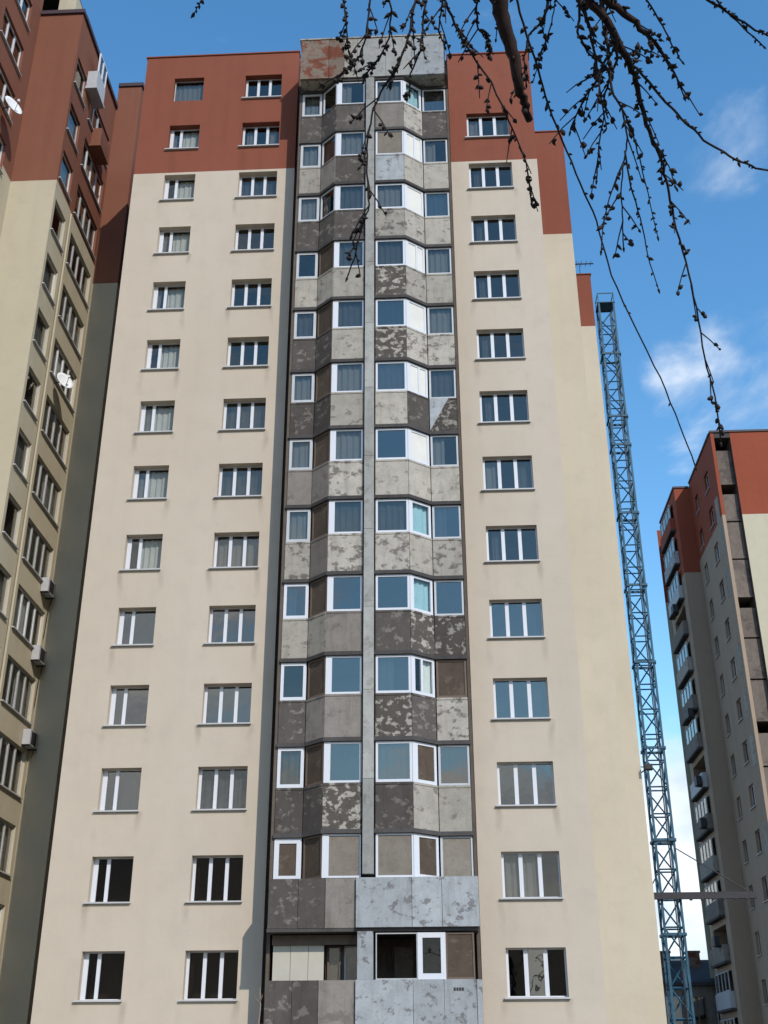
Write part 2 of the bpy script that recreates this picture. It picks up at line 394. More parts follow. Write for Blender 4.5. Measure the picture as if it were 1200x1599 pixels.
# hanging branches: centre line points and radii in metres
TWIGS = [
    [(0.355, -32.6, 6.873, 0.0566), (0.398, -32.5, 6.775, 0.0482), (0.434, -32.4, 6.673, 0.0406), (0.477, -32.3, 6.544, 0.0337), (0.513, -32.2, 6.414, 0.0279), (0.544, -32.1, 6.375, 0.0235), (0.58, -32.0, 6.342, 0.0212)],
    [(0.082, -32.4, 7.095, 0.0085), (0.148, -32.267, 6.922, 0.0073), (0.224, -32.133, 6.835, 0.0063), (0.385, -32.0, 6.643, 0.0054), (0.495, -31.867, 6.422, 0.0046), (0.575, -31.733, 6.282, 0.004), (0.602, -31.6, 6.116, 0.0037)],
    [(0.474, -32.5, 6.942, 0.0069), (0.535, -32.318, 6.812, 0.0065), (0.621, -32.136, 6.659, 0.0062), (0.685, -31.955, 6.566, 0.0059), (0.778, -31.773, 6.427, 0.0056), (0.897, -31.591, 6.229, 0.0053), (0.997, -31.409, 6.12, 0.005), (1.082, -31.227, 5.861, 0.0047), (1.223, -31.045, 5.618, 0.0045), (1.377, -30.864, 5.369, 0.0043), (1.497, -30.682, 5.139, 0.0041), (1.601, -30.5, 4.957, 0.0041)],
    [(0.749, -32.6, 6.847, 0.0295), (0.869, -32.486, 6.737, 0.0253), (1.013, -32.371, 6.575, 0.0214), (1.101, -32.257, 6.484, 0.0181), (1.149, -32.143, 6.462, 0.0153), (1.197, -32.029, 6.365, 0.0129), (1.253, -31.914, 6.264, 0.0107), (1.318, -31.8, 6.205, 0.009), (1.364, -31.686, 6.121, 0.0076), (1.401, -31.571, 5.986, 0.0065), (1.466, -31.457, 5.756, 0.0057), (1.518, -31.343, 5.527, 0.0052), (1.553, -31.229, 5.255, 0.0048), (1.61, -31.114, 5.069, 0.0047), (1.636, -31.0, 4.841, 0.0047)],
    [(0.815, -32.6, 6.842, 0.0348), (0.941, -32.533, 6.675, 0.0274), (1.059, -32.467, 6.594, 0.0208), (1.178, -32.4, 6.522, 0.015), (1.263, -32.333, 6.442, 0.01), (1.325, -32.267, 6.38, 0.0062), (1.378, -32.2, 6.272, 0.0041)],
    [(1.125, -32.2, 6.545, 0.0083), (1.208, -32.086, 6.554, 0.0079), (1.343, -31.971, 6.464, 0.0074), (1.48, -31.857, 6.399, 0.007), (1.616, -31.743, 6.364, 0.0066), (1.789, -31.629, 6.343, 0.0064), (1.931, -31.514, 6.38, 0.0062), (2.1, -31.4, 6.452, 0.0061)],
    [(1.191, -32.2, 7.22, 0.0058), (1.286, -32.1, 7.127, 0.0053), (1.383, -32.0, 7.03, 0.0049), (1.449, -31.9, 6.974, 0.0046), (1.52, -31.8, 6.956, 0.0045)],
    [(1.494, -32.2, 7.2, 0.0087), (1.627, -32.1, 7.105, 0.0077), (1.774, -32.0, 7.1, 0.0069), (1.939, -31.9, 7.07, 0.0063), (2.098, -31.8, 7.101, 0.0061)],
    [(1.576, -32.2, 7.143, 0.0058), (1.705, -32.067, 7.098, 0.0052), (1.858, -31.933, 7.068, 0.0047), (2.005, -31.8, 7.053, 0.0045)],
    [(0.798, -32.4, 7.047, 0.0182), (0.862, -32.329, 6.879, 0.0136), (0.912, -32.257, 6.761, 0.01), (0.938, -32.186, 6.645, 0.0075), (0.96, -32.114, 6.479, 0.0057), (0.982, -32.043, 6.315, 0.0047), (0.946, -31.971, 6.155, 0.0043), (0.93, -31.9, 5.993, 0.0042)],
    [(0.95, -32.4, 6.986, 0.0139), (0.988, -32.344, 6.753, 0.0113), (0.987, -32.289, 6.479, 0.0091), (0.999, -32.233, 6.304, 0.0074), (1.052, -32.178, 6.221, 0.0061), (1.073, -32.122, 6.07, 0.0052), (1.054, -32.067, 5.968, 0.0046), (1.028, -32.011, 5.799, 0.0042), (1.032, -31.956, 5.652, 0.0041), (1.031, -31.9, 5.528, 0.004)],
    [(1.033, -32.2, 5.908, 0.0053), (1.068, -32.075, 5.783, 0.0044), (1.125, -31.95, 5.674, 0.0037), (1.169, -31.825, 5.519, 0.0031), (1.23, -31.7, 5.401, 0.0027)],
    [(1.047, -32.2, 6.198, 0.0054), (1.117, -32.075, 6.114, 0.0045), (1.168, -31.95, 6.026, 0.0038), (1.217, -31.825, 5.889, 0.0031), (1.265, -31.7, 5.756, 0.0028)],
    [(0.978, -32.3, 6.467, 0.0082), (0.917, -32.225, 6.364, 0.0068), (0.873, -32.15, 6.352, 0.0056), (0.825, -32.075, 6.291, 0.0047), (0.798, -32.0, 6.255, 0.0042)],
    [(1.018, -32.2, 5.822, 0.004), (0.96, -32.1, 5.723, 0.0034), (0.928, -32.0, 5.64, 0.0029), (0.913, -31.9, 5.512, 0.0027)],
    [(1.171, -32.2, 6.003, 0.0067), (1.244, -32.1, 5.98, 0.0049), (1.301, -32.0, 5.973, 0.0035), (1.349, -31.9, 5.919, 0.0028)],
    [(-0.006, -32.6, 6.848, 0.0081), (-0.027, -32.527, 6.696, 0.0076), (-0.075, -32.455, 6.498, 0.007), (-0.13, -32.382, 6.372, 0.0065), (-0.208, -32.309, 6.315, 0.0061), (-0.27, -32.236, 6.233, 0.0057), (-0.304, -32.164, 6.079, 0.0053), (-0.312, -32.091, 5.924, 0.005), (-0.302, -32.018, 5.769, 0.0047), (-0.344, -31.945, 5.681, 0.0044), (-0.383, -31.873, 5.57, 0.0042), (-0.432, -31.8, 5.471, 0.0041)],
    [(-0.438, -32.5, 6.953, 0.0055), (-0.417, -32.4, 6.824, 0.0049), (-0.406, -32.3, 6.694, 0.0045), (-0.396, -32.2, 6.61, 0.0042)],
    [(-0.248, -32.5, 6.94, 0.0069), (-0.279, -32.44, 6.768, 0.0061), (-0.299, -32.38, 6.62, 0.0054), (-0.337, -32.32, 6.532, 0.0048), (-0.4, -32.26, 6.506, 0.0044), (-0.472, -32.2, 6.508, 0.0042)],
    [(0.052, -32.5, 6.92, 0.0069), (0.012, -32.425, 6.719, 0.0059), (-0.01, -32.35, 6.517, 0.0051), (-0.068, -32.275, 6.437, 0.0045), (-0.075, -32.2, 6.376, 0.0041)],
    [(0.154, -32.5, 6.914, 0.0055), (0.11, -32.4, 6.791, 0.0049), (0.09, -32.3, 6.713, 0.0045), (0.124, -32.2, 6.716, 0.0042)],
    [(0.325, -32.5, 6.902, 0.0069), (0.294, -32.425, 6.75, 0.0059), (0.302, -32.35, 6.667, 0.0051), (0.357, -32.275, 6.676, 0.0045), (0.364, -32.2, 6.638, 0.0042)],
    [(0.384, -32.5, 6.849, 0.0041), (0.412, -32.35, 6.733, 0.0033), (0.408, -32.2, 6.758, 0.0028)],
    [(-1.18, -32.4, 7.075, 0.0043), (-1.236, -32.3, 7.031, 0.0034), (-1.294, -32.2, 7.055, 0.0029)],
    [(0.76, -32.3, 7.124, 0.01), (0.699, -32.24, 6.945, 0.0083), (0.665, -32.18, 6.891, 0.0069), (0.599, -32.12, 6.863, 0.0058), (0.568, -32.06, 6.756, 0.0048), (0.578, -32.0, 6.622, 0.0043)],
    [(0.864, -32.3, 6.863, 0.0084), (0.849, -32.24, 6.735, 0.0072), (0.896, -32.18, 6.678, 0.0062), (0.953, -32.12, 6.643, 0.0053), (0.937, -32.06, 6.587, 0.0046), (0.882, -32.0, 6.615, 0.0043)],
    [(0.998, -32.3, 6.805, 0.007), (1.044, -32.225, 6.643, 0.006), (1.108, -32.15, 6.625, 0.0052), (1.218, -32.075, 6.771, 0.0047), (1.288, -32.0, 6.821, 0.0044)],
    [(-0.201, -32.4, 7.062, 0.0056), (-0.164, -32.3, 6.902, 0.0052), (-0.183, -32.2, 6.794, 0.0048), (-0.253, -32.1, 6.735, 0.0045), (-0.339, -32.0, 6.734, 0.0044)],
    [(1.013, -32.4, 6.542, 0.0094), (1.035, -32.3, 6.464, 0.0076), (0.99, -32.2, 6.387, 0.0061), (0.972, -32.1, 6.351, 0.0049), (1.01, -32.0, 6.333, 0.0042)],
    [(0.686, -32.3, 7.077, 0.0043), (0.751, -32.225, 7.01, 0.0038), (0.73, -32.15, 6.922, 0.0034), (0.687, -32.075, 6.833, 0.0031), (0.614, -32.0, 6.62, 0.0029)],
]
CLUMP = [1, 16, 17, 18, 19, 21, 24, 25, 26, 27, 9, 10, 13, 28, 4, 3, 29, 20]

# ------------------------------------------------------------------ ground
def ground_mesh():
    mb = MB(); mb.quad((-1200, -1200, 0), (1200, -1200, 0), (1200, 1200, 0), (-1200, 1200, 0)); return mb
M['ground'] = concrete('dusty_ground', (0.14, 0.125, 0.10), (0.075, 0.085, 0.045), 0.52, 0.25, 0.2, 0.08)
g = link('ground', ground_mesh().mesh('ground', [M['ground']])); tag(g, kind='structure')
M['asphalt'] = concrete('asphalt', (0.055, 0.055, 0.056), (0.075, 0.073, 0.07), 0.6, 0.8, 0.1)
mb = MB(); mb.box(-60, 60, -52, -40.5, -0.2, 0.004)
tag(link('road', mb.mesh('road', [M['asphalt']])), kind='structure')
mb = MB(); mb.box(-60, 60, -40.5, -40.3, -0.2, 0.13)
tag(link('kerb', mb.mesh('kerb', [M['pale']])), kind='structure')
mb = MB(); mb.box(-14, 9, -6.0, -1.95, -0.2, 0.06)
tag(link('pavement', mb.mesh('pavement', [M['g']])), kind='structure')

# ================================================================== MAIN TOWER
main = empty('apartment_tower', (-2.2, 4.0, 0), 'tall central beige tower with brick red top storeys and a weathered grey loggia column', 'apartment tower')
RED = 36.06
Z0, ST, WH = 3.77, 2.8, 1.37
mt_main = [M['cream'], M['red']]
# left wing
LX0, LX1 = -12.35, -5.50
holesL = []
for k in range(-1, 14):
    z = Z0 + ST * k
    if z < 0: continue
    for (a, b) in ((-11.02, -9.70), (-7.85, -6.23)):
        holesL.append((a - LX0, b - LX0, z, z + WH))
wall(main, (LX0, 0), (1, 0), LX1 - LX0, 0, 42.85, holesL, RED, mt_main, depth=0.34)
# what hangs behind each window, read from the photograph, top row first
L1 = ['grey_box', 'g2', 'g', 'g2', 'g2', 'g', 'g', 'g', 'g', 'b', 'b', 'b', 'n', 'n']
for k in range(0, 14):
    z = Z0 + ST * k; row = 13 - k
    t = L1[row]; kw = {}
    if t == 'grey_box':
        window(main, (LX0, 0), (1, 0), -11.02 - LX0, z, 1.32, WH, (), ['glass'], [(0.0, 1.0, 'curtain_grey')], fm='greyframe', border=0.04, inset=0.2, sill=False)
    else:
        gl = ['glass_blue', 'glass_blue'] if t == 'b' else (['glass', 'glass_clear'] if t != 'n' else ['glass_dark', 'glass_dark'])
        cu = {'g': [(0.36, 1.0, 'curtain_grey')], 'g2': [(0.40, 1.0, 'curtain_grey'), (0.05, 0.2, 'curtain_grey')], 'b': None, 'n': None}[t]
        if row in (6, 7): cu = [(0.04, 1.0, 'curtain_grey')]
        if row in (11,): cu = [(0.5, 1.0, 'curtain_blue')]
        window(main, (LX0, 0), (1, 0), -11.02 - LX0, z, 1.32, WH, (0.36,), gl, cu, mt=0.115, inset=0.27, left=0.15, border=0.035)
L2 = ['d', 'g', 'c', 'd', 'd', 'd', 'c', 'c', 'w', 'b', 'b', 'c', 'n', 'n']
for k in range(0, 14):
    z = Z0 + ST * k; row = 13 - k; t = L2[row]
    gl = {'d': 'glass', 'c': 'glass', 'g': 'glass', 'w': 'glass', 'b': 'glass_blue', 'n': 'glass_dark'}[t]
    cu = {'d': None, 'c': [(0.05, 0.95, 'curtain_blue')], 'g': [(0.1, 0.35, 'curtain_grey'), (0.65, 0.9, 'curtain_grey')], 'w': [(0.0, 1.0, 'curtain_grey')],
          'b': None, 'n': [(0.06, 0.12, 'curtain_pink')]}[t]
    window(main, (LX0, 0), (1, 0), -7.85 - LX0, z, 1.62, WH, (0.345, 0.665), gl, cu, mt=0.115, inset=0.27, left=0.09, border=0.035)
# right wing
RX0, RX1 = 1.08, 4.66
holesR = []
for k in range(-1, 13):
    z = Z0 + ST * k
    if z < 0: continue
    holesR.append((1.81 - RX0, 3.60 - RX0, z, z + WH))
wall(main, (RX0, 0), (1, 0), RX1 - RX0, 0, 42.25, holesR, RED, mt_main)
Rr = ['c', 'd', 'd', 'd', 'd', 'd', 'c', 'd', 'b', 'b', 'b', 'g', 'm']
for k in range(0, 13):
    z = Z0 + ST * k; row = 12 - k; t = Rr[row]
    gl = {'d': 'glass', 'c': 'glass', 'g': 'glass', 'b': 'glass_blue', 'm': ['glass_dark', 'glass_blue', 'glass_dark']}[t]
    cu = {'d': [(0.12, 0.3, 'curtain_blue')], 'c': [(0.0, 0.3, 'curtain_grey'), (0.7, 1, 'curtain_blue')], 'g': [(0.0, 0.7, 'curtain_grey')], 'b': [(0.68, 0.95, 'curtain_blue')],
          'm': [(0.36, 0.64, 'curtain_blue')]}[t]
    window(main, (RX0, 0), (1, 0), 1.81 - RX0, z, 1.79, WH, (0.335, 0.665), gl, cu, mt=0.125, inset=0.2, left=0.08, border=0.04)
# stepped wings to the right, behind the front wing
B2 = [M['cream_warm'], M['red']]
wall(main, (RX1, 0), (0, 1), 5.0, 0, 42.25, (), RED, mt_main)
wall(main, (RX1, 5.0), (1, 0), 1.95, 0, 42.4, (), 36.2, B2)
wall(main, (6.61, 5.0), (0, 1), 7.0, 0, 42.4, (), 36.2, B2)
wall(main, (6.61, 12.0), (1, 0), 1.84, 0, 39.25, (), 36.0, B2)
wall(main, (8.45, 12.0), (0, 1), 7.0, 0, 39.25, (), 36.0, B2)
wall(main, (8.45, 19.0), (-1, 0), 20.80, 0, 39.25, (), RED, mt_main)
wall(main, (LX0, 19.0), (0, -1), 19.0, 0, 42.85, (), RED, mt_main)
# returns beside the loggia column
wall(main, (LX1, 0), (0, 1), 0.6, 0, 42.85, (), RED, mt_main)
wall(main, (RX0, 0.6), (0, -1), 0.6, 0, 42.25, (), RED, mt_main)
mb = MB()
mb.box(LX0 + .01, LX1 - .01, 0.02, 18.98, 42.5, 42.84); mb.box(RX0 + .01, RX1 - .01, 0.02, 18.98, 42.0, 42.24)
mb.box(LX1 + .01, RX0 - .01, 0.3, 18.97, 42.0, 42.3)
mb.box(RX1 + .01, 6.60, 5.02, 18.98, 42.1, 42.39); mb.box(6.62, 8.44, 12.02, 18.98, 38.9, 39.24)
link('roof', mb.mesh('roof', [M['roofing']]), main, rel(main, ID))
for (x0, x1, y, z) in ((LX0 - .05, LX1 + .03, -0.05, 42.85), (RX0 - .03, RX1 + .05, -0.05, 42.25), (RX1 + .06, 6.66, 4.95, 42.4), (6.68, 8.5, 11.95, 39.25)):
    mb = MB(); mb.box(x0, x1, y, y + 0.4, z, z + 0.06); link('roof_coping', mb.mesh('roof_coping', [M['red']]), main, rel(main, ID))

# ---------------- loggia column
AY, CY = -1.20, -1.80
PA, PB, PC, PD = (-5.12, AY), (-4.25, AY), (-3.60, CY), (-2.40, CY)
PE, PF, PG, PH = (-2.00, CY), (-0.84, CY), (-0.08, AY), (0.93, AY)
SEG = [(PA, PB), (PB, PC), (PC, PD), (PE, PF), (PF, PG), (PG, PH)]
PLAN = [PA, PB, PC, PD, PE, PF, PG, PH, (0.93, 0.3), (-5.12, 0.3)]
BZ = 4.14; BWH = 1.27
def grown(e):
    return [(-5.14, AY - e), (PB[0] - e * .4, AY - e), (PC[0] - e * .4, CY - e), (PF[0] + e * .4, CY - e), (PG[0] + e * .4, AY - e), (0.95, AY - e), (0.95, 0.3), (-5.14, 0.3)]
def prism(poly, z0, z1, mat, name, parent):
    mb = MB(); n = len(poly)
    mb.v = [(x, y, z0) for x, y in poly] + [(x, y, z1) for x, y in poly]
    mb.f = [tuple(reversed(range(n))), tuple(range(n, 2 * n))] + [(i, (i + 1) % n, (i + 1) % n + n, i + n) for i in range(n)]
    mb.m = [0] * len(mb.f)
    return link(name, mb.mesh(name, [mat]), parent, rel(parent, ID))
PARA = {12: 'dddmqd', 11: 'gmdwgg', 10: 'dddqqg', 9: 'gggpqg', 8: 'ddgpqq', 7: 'ddggdp', 6: 'mmqggg', 5: 'qmqqgq', 4: 'ggmdpp',
        3: 'dmmpdq', 2: 'ddpdgg'}
WIN = {12: 'cbbcyb', 11: 'cbctWb', 10: 'cbgcWb', 9: 'bnggWc', 8: 'gngbWc', 7: 'cncbWb', 6: 'cncbWb', 5: 'cngbyb', 4: 'bnbbyb',
       3: 'bnbbxn', 2: 'bnbbnb', 1: 'snttnt'}
rn = random.Random(3)
def panel(p, q, z0, z1, mat, out=0.0, name='parapet_panel', gap=0.012, tilt=True):
    dx, dy = q[0] - p[0], q[1] - p[1]; L = math.hypot(dx, dy)
    mb = MB(); t = rn.uniform(-0.008, 0.010) if tilt else 0
    mb.box(gap, L - gap, -out + t, 0.09 - out + t, 0, z1 - z0)
    # a raised rim along the panel, as cast
    mb.box(gap + .002, L - gap - .002, -out + t - 0.018, -out + t, z1 - z0 - 0.07, z1 - z0 - 0.004)
    return link(name, mb.mesh(name, [mat]), main, rel(main, frame_of(p, (dx, dy), z0)))
for k in range(2, 13):
    zb = BZ + ST * (k - 1) + BWH; zt = BZ + ST * k
    prism(grown(0.05), zb + 0.005, zb + 0.13, M['slab'], 'floor_slab', main)
    for i, (p, q) in enumerate(SEG):
        panel(p, q, zb + 0.135, zt - 0.005, M[PARA[k][i]])
prism(grown(0.03), BZ + ST * 12 + BWH + 0.005, BZ + ST * 12 + BWH + 0.12, M['slab'], 'floor_slab', main)
for k in range(1, 13):
    z = BZ + ST * k
    for i, (p, q) in enumerate(SEG):
        t = WIN[k][i]; L = math.hypot(q[0] - p[0], q[1] - p[1]); d = (q[0] - p[0], q[1] - p[1])
        kw = dict(sill=False, room=False, inset=0.03, border=0.06, mt=0.08)
        a = 0.02; w = L - 0.04
        if i == 0: kw['border'] = 0.10
        if i in (2,): kw['left'] = 0.20
        if i == 3: kw['border'] = 0.075
        if i == 4: kw['border'] = 0.09; kw['left'] = 0.15
        if i in (3, 5): kw['left'] = 0.07
        gl, cu, fm, mull = 'glass', None, ('upvc_dull' if (i == 0 and k > 4) or i == 5 else 'upvc'), ()
        if t == 'b':
            gl = 'glass_blue' if rn.random() < 0.6 else 'glass'
            cu = [None, [(0.03, 0.97, 'curtain_grey')], [(0.03, 0.5, 'curtain_grey')], [(0.03, 0.97, 'curtain_blue')]][rn.randrange(4)]
        if t == 'c': cu = [(0.03, 0.97, 'curtain_grey')]
        if t == 'g': gl = 'glass'; cu = [(0.03, 0.97, 'curtain_blue')]
        if t == 'W': gl = 'offwhite'; mull = (0.58,) if k % 2 else ()
        if t == 'y': gl = 'glass_clear'; cu = [(0.03, 0.97, 'curtain_cyan')]
        if t == 'x': gl = ['glass_clear', 'glass_clear']; mull = (0.45,); cu = [(0.5, 0.97, 'curtain_white')]
        if t == 'n': gl = 'brown'; fm = 'oldwood'
        if t == 't': gl = 'board'; kw['border'] = 0.05
        if t == 's': gl = 'brown'; kw['border'] = 0.15
        if t == 'n' and i == 4: gl = 'brown'; fm = 'upvc'; kw['left'] = 0.2
        if i in (2, 3) and t in 'bgc' and k % 3 == 0: mull = ()
        window(main, p, d, a, z + 0.005, w, BWH - 0.01, mull, gl, cu, fm=fm, **kw)
# torn pale sheet over one parapet of the right side
mb = MB(); z0 = BZ + ST * 6 + BWH + 0.16; z1 = BZ + ST * 7 - 0.03
mb.v = [(-0.06, AY - 0.035, z0), (-0.06, AY - 0.035, z1), (0.62, AY - 0.035, z1), (-0.06, AY - 0.028, z0), (-0.06, AY - 0.028, z1), (0.62, AY - 0.028, z1)]
mb.f = [(0, 2, 1), (3, 4, 5), (0, 1, 4, 3), (1, 2, 5, 4), (2, 0, 3, 5)]; mb.m = [0] * 5
link('torn_sheet', mb.mesh('torn_sheet', [M['w']]), main, rel(main, ID))
# side walls and back wall of the loggias, dark slots beside them
for x, nm in ((-5.12, 'left'), (0.93, 'right')):
    mb = MB(); mb.box(x - (0.10 if x < 0 else -0.002), x + (-0.002 if x < 0 else 0.10), AY + 0.04, 0.3, 0.0, 39.0)
    link('side_wall', mb.mesh('side_wall', [M['strip']]), main, rel(main, ID))
mb = MB(); mb.box(-5.49, 1.07, 0.31, 0.5, 0.0, 42.0); link('loggia_back_wall', mb.mesh('loggia_back_wall', [M['strip']]), main, rel(main, ID))
# centre post
z = 7.02
while z < 39.0:
    z1 = min(z + ST, 39.03)
    mb = MB(); mb.box(-2.365, -2.035, CY - 0.16, CY + 0.20, z + 0.006, z1 - 0.006)
    link('post_section', mb.mesh('post_section', [M['pale']]), main, rel(main, ID)); z = z1
# head block
HX = [-5.14, -3.95, -3.3, -2.75, -1.55, -0.45, 0.90]
HM = ['redstain', 'redstain', 'q', 'pale', 'pale', 'w']
for i in range(6):
    mb = MB(); mb.box(HX[i] + .006, HX[i + 1] - .006, CY - 0.10 + rn.uniform(-.006, .006), CY + 0.02, 39.14, 41.38)
    link('head_panel', mb.mesh('head_panel', [M[HM[i]]]), main, rel(main, ID))
mb = MB(); mb.box(-5.13, 0.89, CY + 0.02, 0.30, 39.15, 41.36); mb.box(-5.2, 0.96, CY - 0.14, 0.30, 41.38, 41.45)
link('head_block', mb.mesh('head_block', [M['q']]), main, rel(main, ID))
# lowest storeys: straight front
FYY = CY
def flat(x0, x1, z0, z1, m, out=0.04, name='parapet_panel'):
    mb = MB(); t = rn.uniform(-0.006, 0.006)
    mb.box(x0 + .006, x1 - .006, FYY - out + t, FYY + 0.08, z0, z1)
    return link(name, mb.mesh(name, [M[m]]), main, rel(main, ID))
zb = BZ + BWH + 0.03
for (x0, x1, m) in ((-5.12, -4.25, 'd'), (-4.25, -3.45, 'd'), (-3.45, -2.56, 'm')):
    flat(x0, x1, zb + 0.1, BZ + ST - 0.02, m)
for (x0, x1, m) in ((-2.55, -0.92, 'w'), (-0.92, -0.05, 'w'), (-0.05, 1.02, 'w')):
    flat(x0, x1, zb + 0.1, BZ + ST - 0.02, m, 0.16)
poly = [(-5.14, CY - .03), (0.98, CY - .03), (0.98, 0.3), (-5.14, 0.3)]
prism(poly, zb, zb + 0.095, M['slab'], 'floor_slab', main)
prism([(-5.13, CY + .09), (0.95, CY + .09), (0.95, 0.29), (-5.13, 0.29)], BZ + ST - 0.10, BZ + ST - 0.015, M['slab'], 'floor_slab', main)
for kk in (0, -1):
    z1 = BZ + ST * kk; z0 = z1 - 1.42
    for (x0, x1, m) in ((-5.12, -4.35, 'd'), (-4.35, -3.60, 'd'), (-3.60, -2.56, 'm')): flat(x0, x1, z0, z1, m)
    for (x0, x1, m) in ((-2.55, -0.92, 'w'), (-0.92, -0.05, 'w'), (-0.05, 0.86, 'w')): flat(x0, x1, z0, z1, m, 0.14)
    prism(poly, z0 - 0.1, z0 - 0.005, M['slab'], 'floor_slab', main)
mb = MB(); mb.box(0.87, 1.02, FYY - 0.16, FYY + 0.1, 0, BZ - 0.01); link('corner_pier', mb.mesh('corner_pier', [M['w']]), main, rel(main, ID))
mb = MB(); mb.box(-2.50, -2.05, CY - 0.12, CY + 0.2, BZ + .005, zb - .005); link('post_section', mb.mesh('post_section', [M['w']]), main, rel(main, ID))
# boarded-in left loggia of the low storey: cream boards, two narrow windows; right: open with a white window
for (x0, x1) in ((-5.02, -4.5), (-4.5, -3.98), (-3.98, -3.52)):
    mb = MB(); mb.box(x0 + .006, x1 - .006, AY, AY + 0.06, BZ, BZ + 1.25); link('cladding_board', mb.mesh('cladding_board', [M['creamboard']]), main, rel(main, ID))
mb = MB(); mb.box(-3.515, -2.10, AY + 0.42, AY + 0.50, BZ - .9, BZ + 1.25); mb.box(-5.04, -2.51, AY - 0.10, AY + 0.06, BZ + 1.0, BZ + 1.27)
link('lintel_board', mb.mesh('lintel_board', [M['strip']]), main, rel(main, ID))
window(main, (-3.45, AY + 0.30), (1, 0), 0, BZ - 0.05, 0.40, 1.05, (), 'glass_clear', None, fm='oldwood', sill=False, room=False, inset=0.02, border=0.05)
window(main, (-2.95, AY + 0.30), (1, 0), 0, BZ - 0.05, 0.42, 1.05, (), 'glass_clear', None, fm='greyframe', sill=False, room=False, inset=0.02, border=0.04)
window(main, (-1.98, CY), (1, 0), 0, BZ + .01, 1.20, 1.25, (), [None], None, fm='greyframe', sill=False, room=False, inset=0.02, border=0.03)
window(main, (-0.78, CY), (1, 0), 0, BZ + .01, 0.80, 1.25, (), 'glass_clear', None, sill=False, room=False, inset=0.0, border=0.14)
window(main, (0.02, CY), (1, 0), 0, BZ + .01, 0.82, 1.25, (), 'brown', None, fm='oldwood', sill=False, room=False, inset=0.04, border=0.05)
mb = MB(); mb.box(-1.5, -0.95, -0.4, -0.32, BZ - 1.2, BZ + 1.0); link('balcony_door', mb.mesh('balcony_door', [M['brown']]), main, rel(main, ID))
# small dark stencil on the lowest pale panel
mb = MB()
for i in range(4): mb.box(0.22 + i * 0.075, 0.275 + i * 0.075, FYY - 0.155, FYY - 0.148, BZ - 0.30, BZ - 0.22)
link('stencil_mark', mb.mesh('stencil_mark', [M['steel']]), main, rel(main, ID))

# ================================================================== LEFT TOWER
left = empty('apartment_tower', (-20, 3.0, 0), 'cream tower with brown-red top cut off by the left edge of the photo', 'apartment tower')
ml = [M['cream_left'], M['red_left']]
# nearest block, side seen at a grazing angle
NS0 = -12.0
hN = []
for k in range(0, 15):
    z = 5.0 + ST * k + 2.6 - 2.6
    z = 44.0 - ST * k
    if z < 2: break
    hN.append((-3.2 - NS0, -0.85 - NS0, z - 2.8 * 0, z + 1.55)); hN.append((-9.2 - NS0, -6.8 - NS0, z, z + 1.55))
    window(left, (-17.7, NS0), (0, 1), -3.2 - NS0, z, 2.35, 1.55, (0.34, 0.67), ['glass', 'glass_clear', 'glass'], [(0.0, 0.3, 'curtain_grey')], mt=0.10, inset=0.12)
    window(left, (-17.7, NS0), (0, 1), -9.2 - NS0, z, 2.4, 1.55, (0.34, 0.67), 'glass', None, mt=0.10, inset=0.12)
wall(left, (-17.7, NS0), (0, 1), 12.15, 0, 49.5, hN, RED, ml)
wall(left, (-26, NS0), (1, 0), 8.3, 0, 49.5, (), RED, ml)
wall(left, (-26, 20), (0, -1), 32, 0, 48.5, (), RED, ml)
# middle block
wall(left, (-17.7, 0.15), (1, 0), 2.0, 0, 46.1, (), RED, ml)
hS = []
for k in range(1, 16):
    z = 2.8 * k
    hS.append((0.22, 1.62, z - 0.05, z + 1.60)); hS.append((2.40, 5.55, z - 0.1, z + 1.65))
SD = [0, 1, 2, 0, 1, 0, 2, 1, 0, 1, 2, 0, 1, 0, 2, 1]
for k in range(1, 16):
    z = 2.8 * k
    t = SD[k]
    window(left, (-15.7, 0.15), (0, 1), 0.22, z - 0.05, 1.40, 1.65, (), 'glass', [(0, 1, 'curtain_grey')] if t != 1 else None, inset=0.10, fm='greyframe' if t else 'upvc')
    window(left, (-15.7, 0.15), (0, 1), 2.40, z - 0.1, 3.15, 1.75, (0.26, 0.5, 0.74), ['glass', 'glass_clear', 'glass', 'glass'][:4],
           {0: [(0.5, 0.98, 'curtain_grey')], 1: [(0.02, 0.3, 'curtain_blue')], 2: [(0.1, 0.6, 'curtain_grey')]}[t], mt=0.11, inset=0.10, fm='greyframe' if t < 2 else 'upvc')
wall(left, (-15.7, 0.15), (0, 1), 5.85, 0, 46.1, hS, RED, ml, depth=0.2)
# half-storey step of the red paint further along the side
mb = MB(); mb.box(0.0, 0.004, 0, 3.3, 34.55, RED)
# step
wall(left, (-15.7, 6.0), (1, 0), 1.2, 0, 47.6, (), RED - 1.0, ml)
wall(left, (-14.5, 6.0), (0, 1), 14, 0, 47.6, (), RED - 1.0, ml)
wall(left, (-14.5, 20), (-1, 0), 11.5, 0, 47.6, (), RED, ml)
mb = MB(); mb.box(-25.9, -17.72, NS0 + .02, 19.9, 49.1, 49.45); mb.box(-17.69, -15.72, 0.2, 19.9, 45.8, 46.06); mb.box(-15.69, -14.52, 6.02, 19.9, 47.2, 47.55)
link('roof', mb.mesh('roof', [M['roofing']]), left, rel(left, ID))
wall(left, (-15.7, 6.0), (0, 1), 13.9, 46.06, 47.6, (), None, [M['red_left']])
for (a, b, c, d, z) in ((-17.69, -15.62, 0.05, 0.4, 46.1), (-15.72, -15.60, 0.42, 5.98, 46.1), (-15.7, -14.42, 5.92, 6.3, 47.6)):
    mb = MB(); mb.box(a, b, c, d, z, z + 0.22); link('roof_coping', mb.mesh('roof_coping', [M['darkmetal']]), left, rel(left, ID))
